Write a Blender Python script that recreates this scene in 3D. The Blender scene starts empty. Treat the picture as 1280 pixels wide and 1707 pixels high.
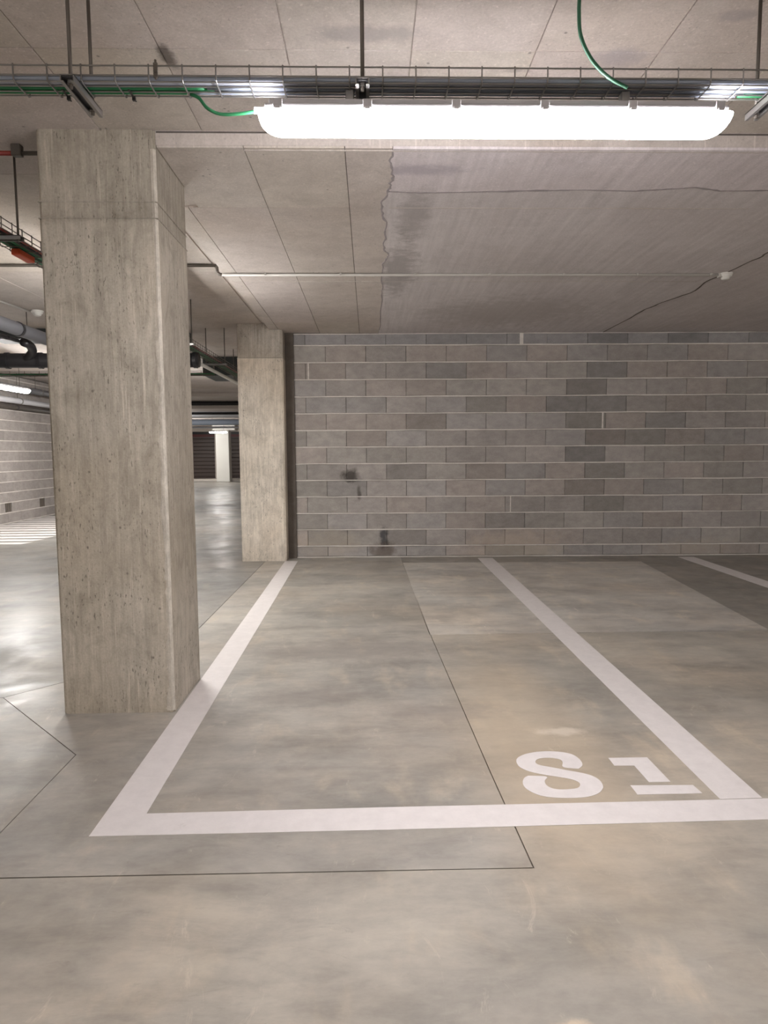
import bpy, bmesh, math, random
from mathutils import Vector, Matrix, noise
from mathutils.geometry import tessellate_polygon

random.seed(7)
sc = bpy.context.scene
PI = math.pi

# ------------------------------------------------------------------ camera
F_PX, EYE = 1100.0, 1.343
cam_d = bpy.data.cameras.new('camera')
cam_d.sensor_fit = 'VERTICAL'
cam_d.sensor_height = 36.0
cam_d.lens = 36.0 * F_PX / 1707.0
cam_d.clip_end = 200
cam = bpy.data.objects.new('camera', cam_d)
sc.collection.objects.link(cam)
PITCH = math.atan(99.5 / F_PX)
ROT = Matrix.Rotation(-0.022, 3, 'Z') @ Matrix.Rotation(PI / 2 - PITCH, 3, 'X') @ Matrix.Rotation(-0.006, 3, 'Z')
cam.matrix_world = Matrix.Translation((0, 0, EYE)) @ ROT.to_4x4()
sc.camera = cam

# ------------------------------------------------------------------ world, exposure
w = bpy.data.worlds.new('world'); sc.world = w
w.use_nodes = True
w.node_tree.nodes['Background'].inputs[0].default_value = (0.9, 0.87, 0.83, 1)
w.node_tree.nodes['Background'].inputs[1].default_value = 0.02
sc.view_settings.view_transform = 'Standard'
sc.view_settings.look = 'None'
sc.view_settings.gamma = 1.0
sc.view_settings.use_curve_mapping = False
sc.view_settings.exposure = 2.78
LAMP_MAIN, LAMP_FAR = 15.5, 21.0     # strength of the glowing diffusers

# ------------------------------------------------------------------ survey helper: a sight line met with a real plane of the place
def survey(px, py, z=0.0):
    d = ROT @ Vector(((px - 640) / F_PX, (853.5 - py) / F_PX, -1))
    return Vector((0, 0, EYE)) + d * ((z - EYE) / d.z)

# ------------------------------------------------------------------ scene helpers
def lin(c):
    return tuple(((v / 255) / 12.92 if v / 255 <= 0.04045 else ((v / 255 + 0.055) / 1.055) ** 2.4) for v in c) + (1,)

def link(o, parent=None):
    sc.collection.objects.link(o)
    if parent is not None: o.parent = parent
    return o

def tag(o, label=None, cat=None, group=None, kind=None):
    if label: o['label'] = label
    if cat: o['category'] = cat
    if group: o['group'] = group
    if kind: o['kind'] = kind
    return o

def empty(name, loc=(0, 0, 0), rz=0.0):
    o = bpy.data.objects.new(name, None)
    o.location = loc; o.rotation_euler = (0, 0, rz); o.empty_display_size = 0.1
    return link(o)

def obj(name, bm, m, parent=None, smooth=False, loc=None):
    me = bpy.data.meshes.new(name)
    bmesh.ops.recalc_face_normals(bm, faces=bm.faces)
    bm.to_mesh(me); bm.free()
    me.materials.append(m)
    if smooth:
        for p in me.polygons: p.use_smooth = True
    o = bpy.data.objects.new(name, me)
    link(o, parent)
    if loc is not None: o.location = loc
    return o

def place(name, mesh, parent, loc, rz=0.0, scale=None, color=None):
    o = bpy.data.objects.new(name, mesh)
    link(o, parent); o.location = loc; o.rotation_euler = (0, 0, rz)
    if scale: o.scale = scale
    if color: o.color = color
    return o

def box(bm, x0, x1, y0, y1, z0, z1, bev=0.0, seg=1):
    g = bmesh.ops.create_cube(bm, size=1.0)
    vs = g['verts']
    for v in vs:
        v.co = Vector(((x0 + x1) / 2 + v.co.x * (x1 - x0), (y0 + y1) / 2 + v.co.y * (y1 - y0), (z0 + z1) / 2 + v.co.z * (z1 - z0)))
    if bev > 0:
        es = list({e for v in vs for e in v.link_edges})
        bmesh.ops.bevel(bm, geom=es, offset=bev, segments=seg, affect='EDGES', profile=0.5)

def nbox(*a, **k):
    bm = bmesh.new(); box(bm, *a, **k); return bm

def tube(bm, pts, r, n=8, closed=False):
    pts = [Vector(p) for p in pts]
    up = Vector((0, 0, 1)); rings = []
    for i, p in enumerate(pts):
        a = pts[max(i - 1, 0)]; b = pts[min(i + 1, len(pts) - 1)]
        t = (b - a).normalized()
        u = up if abs(t.dot(up)) < 0.95 else Vector((0, 1, 0))
        s = t.cross(u).normalized(); v = s.cross(t).normalized()
        rr = r[i] if isinstance(r, (list, tuple)) else r
        rings.append([bm.verts.new(p + s * math.cos(2 * PI * k / n) * rr + v * math.sin(2 * PI * k / n) * rr) for k in range(n)])
    for a, b in zip(rings, rings[1:]):
        for k in range(n):
            bm.faces.new((a[k], a[(k + 1) % n], b[(k + 1) % n], b[k]))
    bm.faces.new(rings[0][::-1]); bm.faces.new(rings[-1])

def ntube(pts, r, n=8):
    bm = bmesh.new(); tube(bm, pts, r, n); return bm

def prism(bm, poly, z0, z1):
    a = [bm.verts.new((p[0], p[1], z0)) for p in poly]
    b = [bm.verts.new((p[0], p[1], z1)) for p in poly]
    n = len(poly)
    for t in tessellate_polygon([[Vector((p[0], p[1], 0)) for p in poly]]):
        bm.faces.new([a[i] for i in t]); bm.faces.new([b[i] for i in t][::-1])
    for i in range(n):
        bm.faces.new((a[i], a[(i + 1) % n], b[(i + 1) % n], b[i]))

def nprism(poly, z0, z1):
    bm = bmesh.new(); prism(bm, poly, z0, z1); return bm

def inset(poly, d):
    """shrink a counter-clockwise polygon by d"""
    area = sum(a[0] * b[1] - b[0] * a[1] for a, b in zip(poly, poly[1:] + poly[:1]))
    if area < 0: poly = poly[::-1]
    n = len(poly); out = []
    for i in range(n):
        p0, p1, p2 = (Vector(poly[(i + k) % n][:2]) for k in (-1, 0, 1))
        e1 = (p1 - p0).normalized(); e2 = (p2 - p1).normalized()
        n1 = Vector((-e1.y, e1.x)); n2 = Vector((-e2.y, e2.x))
        m = (n1 + n2); k = m.dot(n1)
        out.append(tuple(p1 + m * (d / max(k, 0.3))))
    return out

def curve_pts(p, k=6):
    p = [Vector(q) for q in p]; q = [p[0]] + p + [p[-1]]; out = []
    for i in range(1, len(q) - 2):
        for j in range(k):
            t = j / k
            out.append(0.5 * ((2 * q[i]) + (q[i + 1] - q[i - 1]) * t + (2 * q[i - 1] - 5 * q[i] + 4 * q[i + 1] - q[i + 2]) * t * t + (3 * q[i] - q[i - 1] - 3 * q[i + 1] + q[i + 2]) * t ** 3))
    out.append(p[-1]); return out

# ------------------------------------------------------------------ materials
def new_mat(name):
    m = bpy.data.materials.new(name); m.use_nodes = True
    nt = m.node_tree; b = nt.nodes['Principled BSDF']
    return m, nt, b

def plain(name, c, rough=0.5, metal=0.0, emit=None, es=0.0):
    m, nt, b = new_mat(name)
    b.inputs['Base Color'].default_value = lin(c)
    b.inputs['Roughness'].default_value = rough
    b.inputs['Metallic'].default_value = metal
    n = nt.nodes.new('ShaderNodeTexNoise'); n.inputs['Scale'].default_value = 40
    r = nt.nodes.new('ShaderNodeMapRange'); r.inputs[3].default_value = max(0.02, rough - 0.08); r.inputs[4].default_value = min(1, rough + 0.08)
    nt.links.new(n.outputs[0], r.inputs[0]); nt.links.new(r.outputs[0], b.inputs['Roughness'])
    if emit:
        b.inputs['Emission Color'].default_value = lin(emit); b.inputs['Emission Strength'].default_value = es
    return m

class NT:
    """small node writer working in world position"""
    def __init__(s, nt):
        s.nt = nt; s.geo = nt.nodes.new('ShaderNodeNewGeometry')
    def map(s, sx, sy, sz, off=(0, 0, 0)):
        n = s.nt.nodes.new('ShaderNodeMapping'); n.inputs['Scale'].default_value = (sx, sy, sz); n.inputs['Location'].default_value = off
        s.nt.links.new(s.geo.outputs['Position'], n.inputs[0]); return n.outputs[0]
    def noise(s, vec, scale=1.0, det=4, rough=0.55, dist=0.0):
        n = s.nt.nodes.new('ShaderNodeTexNoise'); n.inputs['Scale'].default_value = scale
        n.inputs['Detail'].default_value = det; n.inputs['Roughness'].default_value = rough; n.inputs['Distortion'].default_value = dist
        s.nt.links.new(vec, n.inputs['Vector']); return n.outputs[0]
    def ramp(s, val, stops):
        n = s.nt.nodes.new('ShaderNodeValToRGB'); e = n.color_ramp.elements
        while len(e) < len(stops): e.new(0.5)
        for el, (p, c) in zip(e, stops):
            el.position = p; el.color = c if len(c) == 4 else tuple(c) + (1,)
        s.nt.links.new(val, n.inputs[0]); return n.outputs[0]
    def rng(s, val, a, b, c, d, smooth=True):
        n = s.nt.nodes.new('ShaderNodeMapRange')
        if smooth: n.interpolation_type = 'SMOOTHSTEP'
        for i, v in enumerate((a, b, c, d)): n.inputs[i + 1].default_value = v
        s.nt.links.new(val, n.inputs[0]); return n.outputs[0]
    def mix(s, fac, a, b, mode='MIX'):
        n = s.nt.nodes.new('ShaderNodeMix'); n.data_type = 'RGBA'; n.blend_type = mode
        for inp, v in ((n.inputs[0], fac), (n.inputs[6], a), (n.inputs[7], b)):
            if isinstance(v, (float, int)): inp.default_value = v
            elif isinstance(v, tuple): inp.default_value = v
            else: s.nt.links.new(v, inp)
        return n.outputs[2]
    def math(s, op, a, b=0.0):
        n = s.nt.nodes.new('ShaderNodeMath'); n.operation = op
        for inp, v in ((n.inputs[0], a), (n.inputs[1], b)):
            if isinstance(v, (float, int)): inp.default_value = v
            else: s.nt.links.new(v, inp)
        return n.outputs[0]
    def blob(s, c, rad, stretch=(1, 1, 1), wob=0.45, ns=9.0, soft=0.3):
        """irregular stain around a point of the place, 1 inside"""
        v = s.nt.nodes.new('ShaderNodeVectorMath'); v.operation = 'SUBTRACT'
        s.nt.links.new(s.geo.outputs['Position'], v.inputs[0]); v.inputs[1].default_value = c
        q = s.nt.nodes.new('ShaderNodeVectorMath'); q.operation = 'MULTIPLY'
        s.nt.links.new(v.outputs[0], q.inputs[0]); q.inputs[1].default_value = stretch
        l = s.nt.nodes.new('ShaderNodeVectorMath'); l.operation = 'LENGTH'; s.nt.links.new(q.outputs[0], l.inputs[0])
        n = s.noise(s.map(1, 1, 1), ns, 7, 0.68)
        d = s.math('ADD', l.outputs['Value'], s.math('MULTIPLY', s.math('SUBTRACT', n, 0.5), wob * 4 * rad))
        return s.rng(d, rad * soft, rad, 1.0, 0.0)
    def bump(s, h, b, strength=0.3, dist=0.01):
        n = s.nt.nodes.new('ShaderNodeBump'); n.inputs['Strength'].default_value = strength; n.inputs['Distance'].default_value = dist
        s.nt.links.new(h, n.inputs['Height']); s.nt.links.new(n.outputs[0], b.inputs['Normal'])

def concrete(name, c_lo, c_hi, grain=(6, 6, 6), grain_amt=0.5, pores=0.25, rough=0.82, tint=None, use_objcol=False, stains=(), bump=0.35, mottle=0.0):
    m, nt, b = new_mat(name); t = NT(nt)
    P = t.map(1, 1, 1)
    big = t.noise(P, 0.9, 5, 0.6, 0.6)
    gr = t.noise(t.map(*grain), 1.0, 6, 0.62, 0.15)
    v = t.math('ADD', t.math('MULTIPLY', big, 1 - grain_amt), t.math('MULTIPLY', gr, grain_amt))
    col = t.ramp(v, [(0.30, lin(c_lo)), (0.68, lin(c_hi))])
    if tint:
        n2 = t.noise(t.map(1, 1, 1, (5, 3, 1)), 0.55, 3, 0.5, 0.8)
        col = t.mix(t.rng(n2, 0.45, 0.7, 0.0, 0.55), col, lin(tint))
    if mottle:
        mo = t.noise(t.map(9, 9, 6, (2, 5, 1)), 1.0, 8, 0.72, 0.8)
        col = t.mix(0.75 * mottle, col, t.ramp(mo, [(0.34, (0.66, 0.65, 0.63)), (0.52, (0.93, 0.93, 0.93)), (0.7, (1.08, 1.08, 1.08))]), 'MULTIPLY')
        sp = t.noise(t.map(110, 110, 34, (3, 1, 2)), 1.0, 3, 0.6)
        zone = t.rng(t.noise(t.map(4, 4, 3, (9, 9, 9)), 1.0, 3), 0.42, 0.6, 0.15, 0.75)
        col = t.mix(t.math('MULTIPLY', t.rng(sp, 0.60, 0.68, 0.0, 1.0), t.math('MULTIPLY', zone, mottle)), col, lin(tuple(int(k * 0.66) for k in c_lo)))
        dr = t.noise(t.map(60, 60, 2.0, (1, 2, 3)), 1.0, 5, 0.65)
        col = t.mix(t.rng(dr, 0.56, 0.72, 0.0, 0.4), col, lin(tuple(int(k * 1.12) for k in c_hi)))
    fine = t.noise(P, 90, 3, 0.7)
    col = t.mix(0.35, col, t.ramp(fine, [(0.3, (0.55, 0.55, 0.55)), (0.7, (1, 1, 1))]), 'MULTIPLY')
    if pores:
        v1 = nt.nodes.new('ShaderNodeTexVoronoi'); v1.inputs['Scale'].default_value = 17; v1.inputs['Randomness'].default_value = 1
        nt.links.new(P, v1.inputs['Vector'])
        spot = t.rng(v1.outputs['Distance'], 0.05, 0.16, 1.0, 0.0)
        sel = t.rng(t.noise(P, 5, 2), 0.55, 0.64, 0.0, 1.0)
        f = t.math('MULTIPLY', t.math('MULTIPLY', spot, sel), pores * 2)
        col = t.mix(f, col, lin(tuple(int(k * 0.55) for k in c_lo)))
    for (c, r, st, sc_, k, f) in stains:
        col = t.mix(t.math('MULTIPLY', t.blob(c, r, st), f), col, lin(sc_))
    if use_objcol:
        oi = nt.nodes.new('ShaderNodeObjectInfo')
        col = t.mix(1.0, col, oi.outputs['Color'], 'MULTIPLY')
    nt.links.new(col, b.inputs['Base Color'])
    b.inputs['Roughness'].default_value = rough
    h = t.math('ADD', t.math('MULTIPLY', gr, 0.7), t.math('MULTIPLY', fine, 0.35))
    t.bump(h, b, bump, 0.006)
    return m

CEIL_LO, CEIL_HI = (186, 177, 171), (220, 211, 204)
M = {}
M['ceiling'] = concrete('ceiling concrete', CEIL_LO, CEIL_HI, (3, 3, 3), 0.45, 0.35, 0.85, (190, 176, 162), True, mottle=0.5,
    stains=[((0.0, 2.62, 2.9), 0.16, (0.55, 2.2, 1), (150, 143, 142), 0, 0.6), ((-0.78, 2.78, 2.9), 0.07, (1.6, 0.6, 1), (92, 84, 78), 0, 0.9),
            ((1.0, 2.75, 2.9), 0.14, (1, 1.6, 1), (158, 152, 156), 0, 0.5), ((1.35, 2.5, 2.9), 0.10, (1, 2, 1), (154, 146, 146), 0, 0.5),
            ((0.62, 2.85, 2.9), 0.06, (0.6, 2.5, 1), (150, 142, 138), 0, 0.6)])
M['soffit'] = concrete('plank grained soffit concrete', (196, 190, 190), (230, 224, 224), (22, 1.1, 5), 0.6, 0.12, 0.85, (206, 198, 196), True, mottle=0.35,
    stains=[((0.25, 3.62, 2.82), 0.22, (0.6, 2.2, 1), (158, 152, 160), 0, 0.6), ((0.25, 5.6, 2.82), 0.55, (3.0, 0.5, 1), (146, 140, 138), 0, 0.65), ((0.3, 4.3, 2.82), 0.35, (2.6, 0.6, 1), (152, 146, 144), 0, 0.6),
            ((1.5, 7.2, 2.82), 1.0, (0.9, 1.0, 1), (164, 157, 153), 0, 0.5)])
M['pillar'] = concrete('board marked pillar concrete', (130, 123, 112), (194, 187, 175), (46, 46, 3.2), 0.42, 0.3, 0.8, (166, 154, 136), True, bump=0.5, mottle=1.0)
M['arris'] = concrete('pale laitance edge', (158, 151, 139), (222, 214, 201), (30, 30, 14), 0.6, 0.4, 0.8, None, False, bump=0.9)
M['block'] = concrete('hollow block', (152, 146, 142), (188, 181, 176), (9, 9, 14), 0.6, 0.12, 0.9, None, True,
    stains=[((-0.24, 8.38, 1.04), 0.15, (1, 1, 1.3), (46, 40, 34), 0, 0.85), ((-0.13, 8.38, 0.82), 0.10, (2.6, 1, 0.8), (66, 58, 50), 0, 0.7),
            ((0.18, 8.38, 0.24), 0.12, (1.6, 1, 0.7), (52, 54, 62), 0, 0.8), ((0.16, 8.38, 0.07), 0.22, (0.9, 1, 1.4), (92, 74, 60), 0, 0.6),
            ((1.9, 8.38, 0.12), 0.3, (0.35, 1, 1), (186, 174, 160), 0, 0.5), ((-0.55, 8.38, 0.16), 0.28, (0.5, 1, 1), (188, 176, 162), 0, 0.45), ((4.2, 8.38, 0.1), 0.2, (0.3, 1, 1), (180, 168, 154), 0, 0.5)])
M['mortar'] = concrete('pale mortar', (205, 198, 192), (238, 232, 226), (8, 8, 30), 0.6, 0, 0.9, None, False)
M['mortar_dark'] = concrete('recessed dark mortar', (84, 78, 74), (112, 106, 100), (8, 8, 8), 0.6, 0, 0.95)
M['joint'] = concrete('dark joint filler', (88, 80, 74), (118, 110, 102), (8, 8, 8), 0.5, 0, 0.95)
M['crack'] = concrete('rough ridge of old pour', (146, 139, 141), (176, 168, 169), (20, 20, 8), 0.6, 0, 0.95)
M['far_wall'] = concrete('pale render', (188, 180, 172), (212, 204, 196), (2, 2, 2), 0.4, 0, 0.85)

def floor_mat():
    m, nt, b = new_mat('power trowelled floor'); t = NT(nt)
    P = t.map(1, 1, 1)
    sw = t.noise(t.map(0.6, 1.0, 1, (0, 0, 3)), 1.0, 7, 0.6, 0.3)
    col = t.ramp(sw, [(0.30, lin((138, 136, 131))), (0.5, lin((162, 159, 153))), (0.72, lin((182, 178, 170)))])
    n2 = t.noise(t.map(1, 1, 1, (11, 4, 0)), 0.8, 6, 0.6, 0.1)
    col = t.mix(t.rng(n2, 0.42, 0.72, 0.0, 0.4), col, lin((188, 172, 152)))
    n3 = t.noise(t.map(1, 1.5, 1, (1, 9, 0)), 2.1, 7, 0.62, 0.0)
    col = t.mix(t.rng(n3, 0.42, 0.78, 0.0, 0.6), col, lin((124, 119, 113)))
    n4 = t.noise(t.map(2.2, 1.1, 1, (3, 2, 0)), 2.0, 6, 0.6, 0.2)
    col = t.mix(t.rng(n4, 0.52, 0.76, 0.0, 0.5), col, lin((200, 188, 170)))
    n6 = t.noise(t.map(1.3, 4.2, 1, (2, 8, 0)), 1.6, 8, 0.70, 0.4)
    col = t.mix(0.8, col, t.ramp(n6, [(0.36, (0.80, 0.80, 0.81)), (0.5, (0.97, 0.97, 0.97)), (0.66, (1.07, 1.06, 1.05))]), 'MULTIPLY')
    n5 = t.noise(t.map(1, 1.6, 1, (7, 7, 0)), 6.0, 6, 0.72, 0.1)
    col = t.mix(0.75, col, t.ramp(n5, [(0.33, (0.78, 0.78, 0.79)), (0.62, (1, 1, 1))]), 'MULTIPLY')
    n8 = t.noise(t.map(2.2, 0.8, 1, (5, 1, 0)), 3.0, 10, 0.78, 1.5)
    col = t.mix(t.rng(n8, 0.58, 0.70, 0.0, 0.4), col, lin((206, 198, 186)))
    n9 = t.noise(t.map(0.9, 2.6, 1, (8, 6, 0)), 3.4, 10, 0.78, 1.5)
    col = t.mix(t.rng(n9, 0.58, 0.72, 0.0, 0.45), col, lin((118, 113, 108)))
    band = t.blob((0.75, 3.0, 0), 0.75, (1.5, 0.45, 1), 0.25, 2.0)
    col = t.mix(t.math('MULTIPLY', band, 0.42), col, lin((184, 170, 150)))
    for c, r, st, cc, f in [((-0.35, 3.55, 0), 0.28, (0.6, 1.3, 1), (128, 122, 118), 0.45), ((0.35, 3.3, 0), 0.25, (0.6, 1.5, 1), (130, 124, 120), 0.4),
                            ((0.47, 1.4, 0), 0.05, (0.7, 1, 1), (214, 200, 180), 0.7), ((0.49, 1.22, 0), 0.06, (0.6, 1.4, 1), (212, 196, 174), 0.7),
                            ((0.9, 3.05, 0), 0.09, (0.6, 1.5, 1), (204, 196, 186), 0.6), ((-0.1, 4.4, 0), 0.5, (0.5, 1.4, 1), (134, 128, 124), 0.5)]:
        col = t.mix(t.math('MULTIPLY', t.blob(c, r, st), f), col, lin(cc))
    oi = nt.nodes.new('ShaderNodeObjectInfo')
    col = t.mix(1.0, col, oi.outputs['Color'], 'MULTIPLY')
    nt.links.new(col, b.inputs['Base Color'])
    rr = t.rng(t.noise(t.map(1, 1, 1, (2, 2, 2)), 1.7, 6, 0.65, 0.8), 0.3, 0.7, 0.275, 0.48)
    nt.links.new(rr, b.inputs['Roughness'])
    b.inputs['Specular IOR Level'].default_value = 0.5
    t.bump(t.noise(P, 3.2, 5, 0.6, 0.5), b, 0.06, 0.02)
    return m
M['floor'] = floor_mat()

def paint_mat():
    m, nt, b = new_mat('white road paint'); t = NT(nt)
    n = t.noise(t.map(1, 1, 1), 14, 6, 0.7)
    col = t.ramp(n, [(0.3, lin((212, 206, 204))), (0.65, lin((222, 216, 214)))])
    worn = t.rng(t.noise(t.map(1, 1, 1, (4, 4, 4)), 5, 6, 0.75, 0.5), 0.66, 0.74, 0.0, 0.35)
    col = t.mix(worn, col, lin((190, 184, 178)))
    nt.links.new(col, b.inputs['Base Color']); b.inputs['Roughness'].default_value = 0.55
    t.bump(t.noise(t.map(1, 1, 1), 60, 3), b, 0.1, 0.003)
    return m
M['paint'] = paint_mat()
M['steel'] = plain('galvanised steel', (150, 148, 146), 0.42, 0.8)
M['steel_dark'] = plain('dull zinc rod', (108, 102, 96), 0.5, 0.6)
M['steel_in'] = plain('shadowed channel bed', (78, 78, 82), 0.6, 0.4)
M['green'] = plain('green cable jacket', (44, 124, 80), 0.55)
M['green_dark'] = plain('dark green cable jacket', (36, 92, 66), 0.45)
M['grey_cable'] = plain('blue grey cable jacket with lamp glare', (142, 150, 164), 0.6)  # real grey cables, and the lamp glare painted onto the others
M['grey_cable_l'] = plain('pale grey cable jacket', (168, 172, 182), 0.6)
M['red_cable'] = plain('red cable jacket', (140, 48, 40), 0.45)
M['black'] = plain('black plastic', (30, 28, 28), 0.45)
M['black_pipe'] = plain('black drain pipe', (44, 43, 46), 0.38)
M['grey_pipe'] = plain('grey plastic pipe', (92, 92, 96), 0.4)
M['pale_pipe'] = plain('pale grey pipe', (196, 196, 200), 0.4)
M['blue_pipe'] = plain('blue grey pipe', (160, 170, 186), 0.4)
M['white'] = plain('white plastic', (222, 220, 214), 0.4)
M['housing'] = plain('light grey lamp housing', (186, 184, 188), 0.45)
M['conduit'] = plain('light grey conduit', (188, 184, 178), 0.45)
M['orange'] = plain('orange junction box', (208, 84, 44), 0.5)
M['brown'] = plain('dark brown door slat', (74, 62, 58), 0.5)
M['maroon'] = plain('maroon lintel', (82, 30, 30), 0.5)
M['duct'] = plain('dark ventilation duct', (52, 56, 56), 0.55)
M['clay'] = plain('grey core of hollow block', (110, 100, 92), 0.9)
M['glow'] = plain('glowing frosted diffuser', (240, 240, 240), 0.4, 0, (252, 248, 250), LAMP_MAIN)
M['glow_far'] = plain('glowing frosted diffuser of far lamps', (240, 240, 240), 0.4, 0, (255, 252, 248), LAMP_FAR)

# ------------------------------------------------------------------ setting: floor
UP, LOW = 2.90, 2.825       # undersides of the two slabs
XL, XR, YB, YF = -14.0, 9.5, -5.5, 36.0
floor = obj('floor', nbox(XL, XR, YB, YF, -0.15, -0.018), M['joint']); tag(floor, kind='structure')
def slab(poly, col=(1, 1, 1, 1), gap=0.0022, z=0.0):
    o = obj('slab', nprism(inset([tuple(p[:2]) for p in poly], gap), -0.018, z), M['floor'], floor); o.color = col
    return o
g1 = survey(340, 1048); g2 = survey(434, 946)
JX = -1.325
jc, j2, j3, j4 = (0.522, 2.013), (0.500, 2.64), (0.445, 4.65), (0.394, 8.40)
slab([(XL, YB), (XR, YB), (XR, 4.76), (0.445, 4.76), j3, j2, jc, (XL, 2.02)], (1.17, 1.13, 1.07, 1))
slab([(JX, 2.016), jc, j2, j3, j4, (-1.30, 8.40), (JX, 4.36), (-2.04, 3.60), (JX, 2.88)], (1.10, 1.08, 1.055, 1))
slab([(XL, 2.02), (JX, 2.016), (JX, 2.88), (-2.04, 3.60), (XL, 3.66)], (1.02, 1.0, 0.97, 1))
slab([(XL, 3.66), (-2.04, 3.60), (JX, 4.36), (-1.30, 8.40), (-1.30, 12.5), (XL, 12.5)], (0.76, 0.765, 0.77, 1))
slab([(XL, 12.5), (XR, 12.5), (XR, YF), (XL, YF)], (0.80, 0.80, 0.80, 1))
patch = [(0.436, 4.76), (2.99, 4.80), (3.30, 7.88), (0.402, 7.95)]
slab(patch, (1.50, 1.48, 1.47, 1), 0.0)
slab([(2.99, 4.76), (XR, 4.76), (XR, 8.6), (-1.0, 8.6), (-1.0, 8.40), j4, (0.402, 7.95), (3.30, 7.88), (2.99, 4.80)], (0.84, 0.82, 0.79, 1), 0.0)

# ------------------------------------------------------------------ setting: ceilings
ceiling = obj('ceiling', nbox(XL, XR, YB, YF, UP + 0.008, UP + 0.25), M['ceiling']); tag(ceiling, kind='structure')
def jitter(k=0.05, base=1.0):
    v = base + random.uniform(-k, k); return (v, v * random.uniform(0.985, 1.01), v * random.uniform(0.97, 1.01), 1)
pm = {}
def ceil_panel(x0, x1, y0, y1, z, mat):
    key = (round(x1 - x0, 3), round(y1 - y0, 3), mat)
    g = 0.0018
    if key not in pm:
        bm = nbox(-(x1 - x0) / 2 + g, (x1 - x0) / 2 - g, -(y1 - y0) / 2 + g, (y1 - y0) / 2 - g, 0, 0.012, bev=0.0015)
        me = bpy.data.meshes.new('panel'); bm.to_mesh(me); bm.free(); me.materials.append(M[mat]); pm[key] = me
    return place('panel', pm[key], ceiling if z > 2.88 else soffit, ((x0 + x1) / 2, (y0 + y1) / 2, z + random.uniform(0, 0.0012)), color=jitter(0.035))
upper_x = [-5.2, -3.25, -1.285] + [-1.285 + 0.4875 * k for k in range(1, 9)]
for a, b_ in zip(upper_x, upper_x[1:]):
    for c, d in ((0.9, 2.72), (2.72, 3.88), (3.88, 5.86), (5.86, 7.84), (7.84, 9.82), (9.82, 11.8)):
        if c >= 3.88 and a > -1.3: continue
        if c < 2.7 and a < -3.3: continue
        d2 = d
        if c == 2.72 and a > -1.3: d2 = 3.372
        ceil_panel(a, b_, c, d2, UP, 'ceiling')
# thick slab over the bays
SX = -1.195
bm = nprism([(-1.0235, 3.374), (XR, 3.374), (XR, 8.42), (-1.0, 8.42), (-1.0, 8.165), (SX, 8.165), (SX, 3.888), (-1.0235, 3.888)], LOW + 0.010, UP + 0.1)
soffit = obj('ceiling_low', bm, M['ceiling']); tag(soffit, kind='structure')
obj('joint_filler', nbox(-0.15, XR, 3.38, 8.41, LOW + 0.008, LOW + 0.0118), M['mortar_dark'], soffit)
obj('joint_shadow_line', nbox(-1.02, XR, 3.3725, 3.3745, UP - 0.009, UP - 0.0015), M['mortar_dark'], soffit)  # thin dark strip standing for the shadow in the gap between slabs
low_x = [-1.082, -0.601, -0.107]
for c, d in ((3.376, 4.17), (4.17, 5.90), (5.90, 7.72), (7.72, 8.42)):
    if c > 4: ceil_panel(SX, -1.082, c, min(d, 8.163) if c < 7 or True else d, LOW, 'ceiling')
    ceil_panel(-1.0225 if c < 4 else -1.082, -0.601, c, d if c < 7 else 8.40, LOW, 'ceiling')
    ceil_panel(-0.601, -0.107, c, d, LOW, 'ceiling')
    # last strip meets the ragged edge of the patched concrete
def ragged(a, b_, n, amp, seed):
    out = []
    for i in range(n + 1):
        t = i / n; p = Vector(a).lerp(Vector(b_), t)
        k = noise.noise(Vector((seed, t * n * 0.31, 0))) * amp + noise.noise(Vector((seed + 9, t * n * 0.9, 0))) * amp * 0.4
        dd = (Vector(b_) - Vector(a)).normalized(); p += Vector((-dd.y, dd.x)) * k * (0 if i in (0, n) else 1)
        out.append(tuple(p))
    return out
edge_px = [(655, 252), (652, 275), (655, 300), (646, 318), (636, 340), (640, 365), (643, 395), (640, 415), (648, 425), (637, 440), (636, 470), (637, 500), (632, 540)]
edge = [tuple(survey(x, y, LOW)[:2]) for x, y in edge_px]
edge = [(edge[0][0], 3.376)] + edge[1:-1] + [(edge[-1][0], 8.42)]
fine_edge = []
for i, (p, q) in enumerate(zip(edge, edge[1:])):
    fine_edge += ragged(p, q, 7, 0.02, 3.1 * i)[:-1]
fine_edge.append(edge[-1])
def poly_panel(poly, z=LOW, mat='soffit', col=(1, 1, 1, 1), name='panel', th=None):
    o = obj(name, nprism(poly, z, LOW + 0.012), M[mat], soffit); o.color = col; return o
poly_panel([(-0.105, 3.376)] + [(x - 0.003, y) for x, y in fine_edge] + [(-0.105, 8.42)], mat='ceiling', col=(1.0, 0.995, 0.99, 1))
crack1 = [tuple(survey(x, y, LOW)[:2]) for x, y in [(650, 318), (700, 320), (770, 319), (860, 317), (960, 315), (1060, 317), (1110, 314), (1160, 311), (1200, 317), (1280, 316)]]
crack1 = [p for p in crack1] + [(XR, crack1[-1][1])]
c1 = []
for i, (p, q) in enumerate(zip(crack1, crack1[1:])): c1 += ragged(p, q, 6, 0.006, 40 + i)[:-1]
c1.append(crack1[-1])
fe_a = [p for p in fine_edge if p[1] < crack1[0][1] - 0.01]
fe_b = [p for p in fine_edge if p[1] > crack1[0][1] + 0.02]
poly_panel(fe_a + c1 + [(XR, 3.376)], z=LOW - 0.003, col=(1.08, 1.06, 1.08, 1))
crack2 = [tuple(survey(x, y, LOW)[:2]) for x, y in [(1050, 530), (1075, 515), (1105, 503), (1150, 488), (1175, 470), (1215, 452), (1255, 433), (1280, 420)]]
dv = Vector(crack2[-1]) - Vector(crack2[-3]); dv = dv / dv.x
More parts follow.
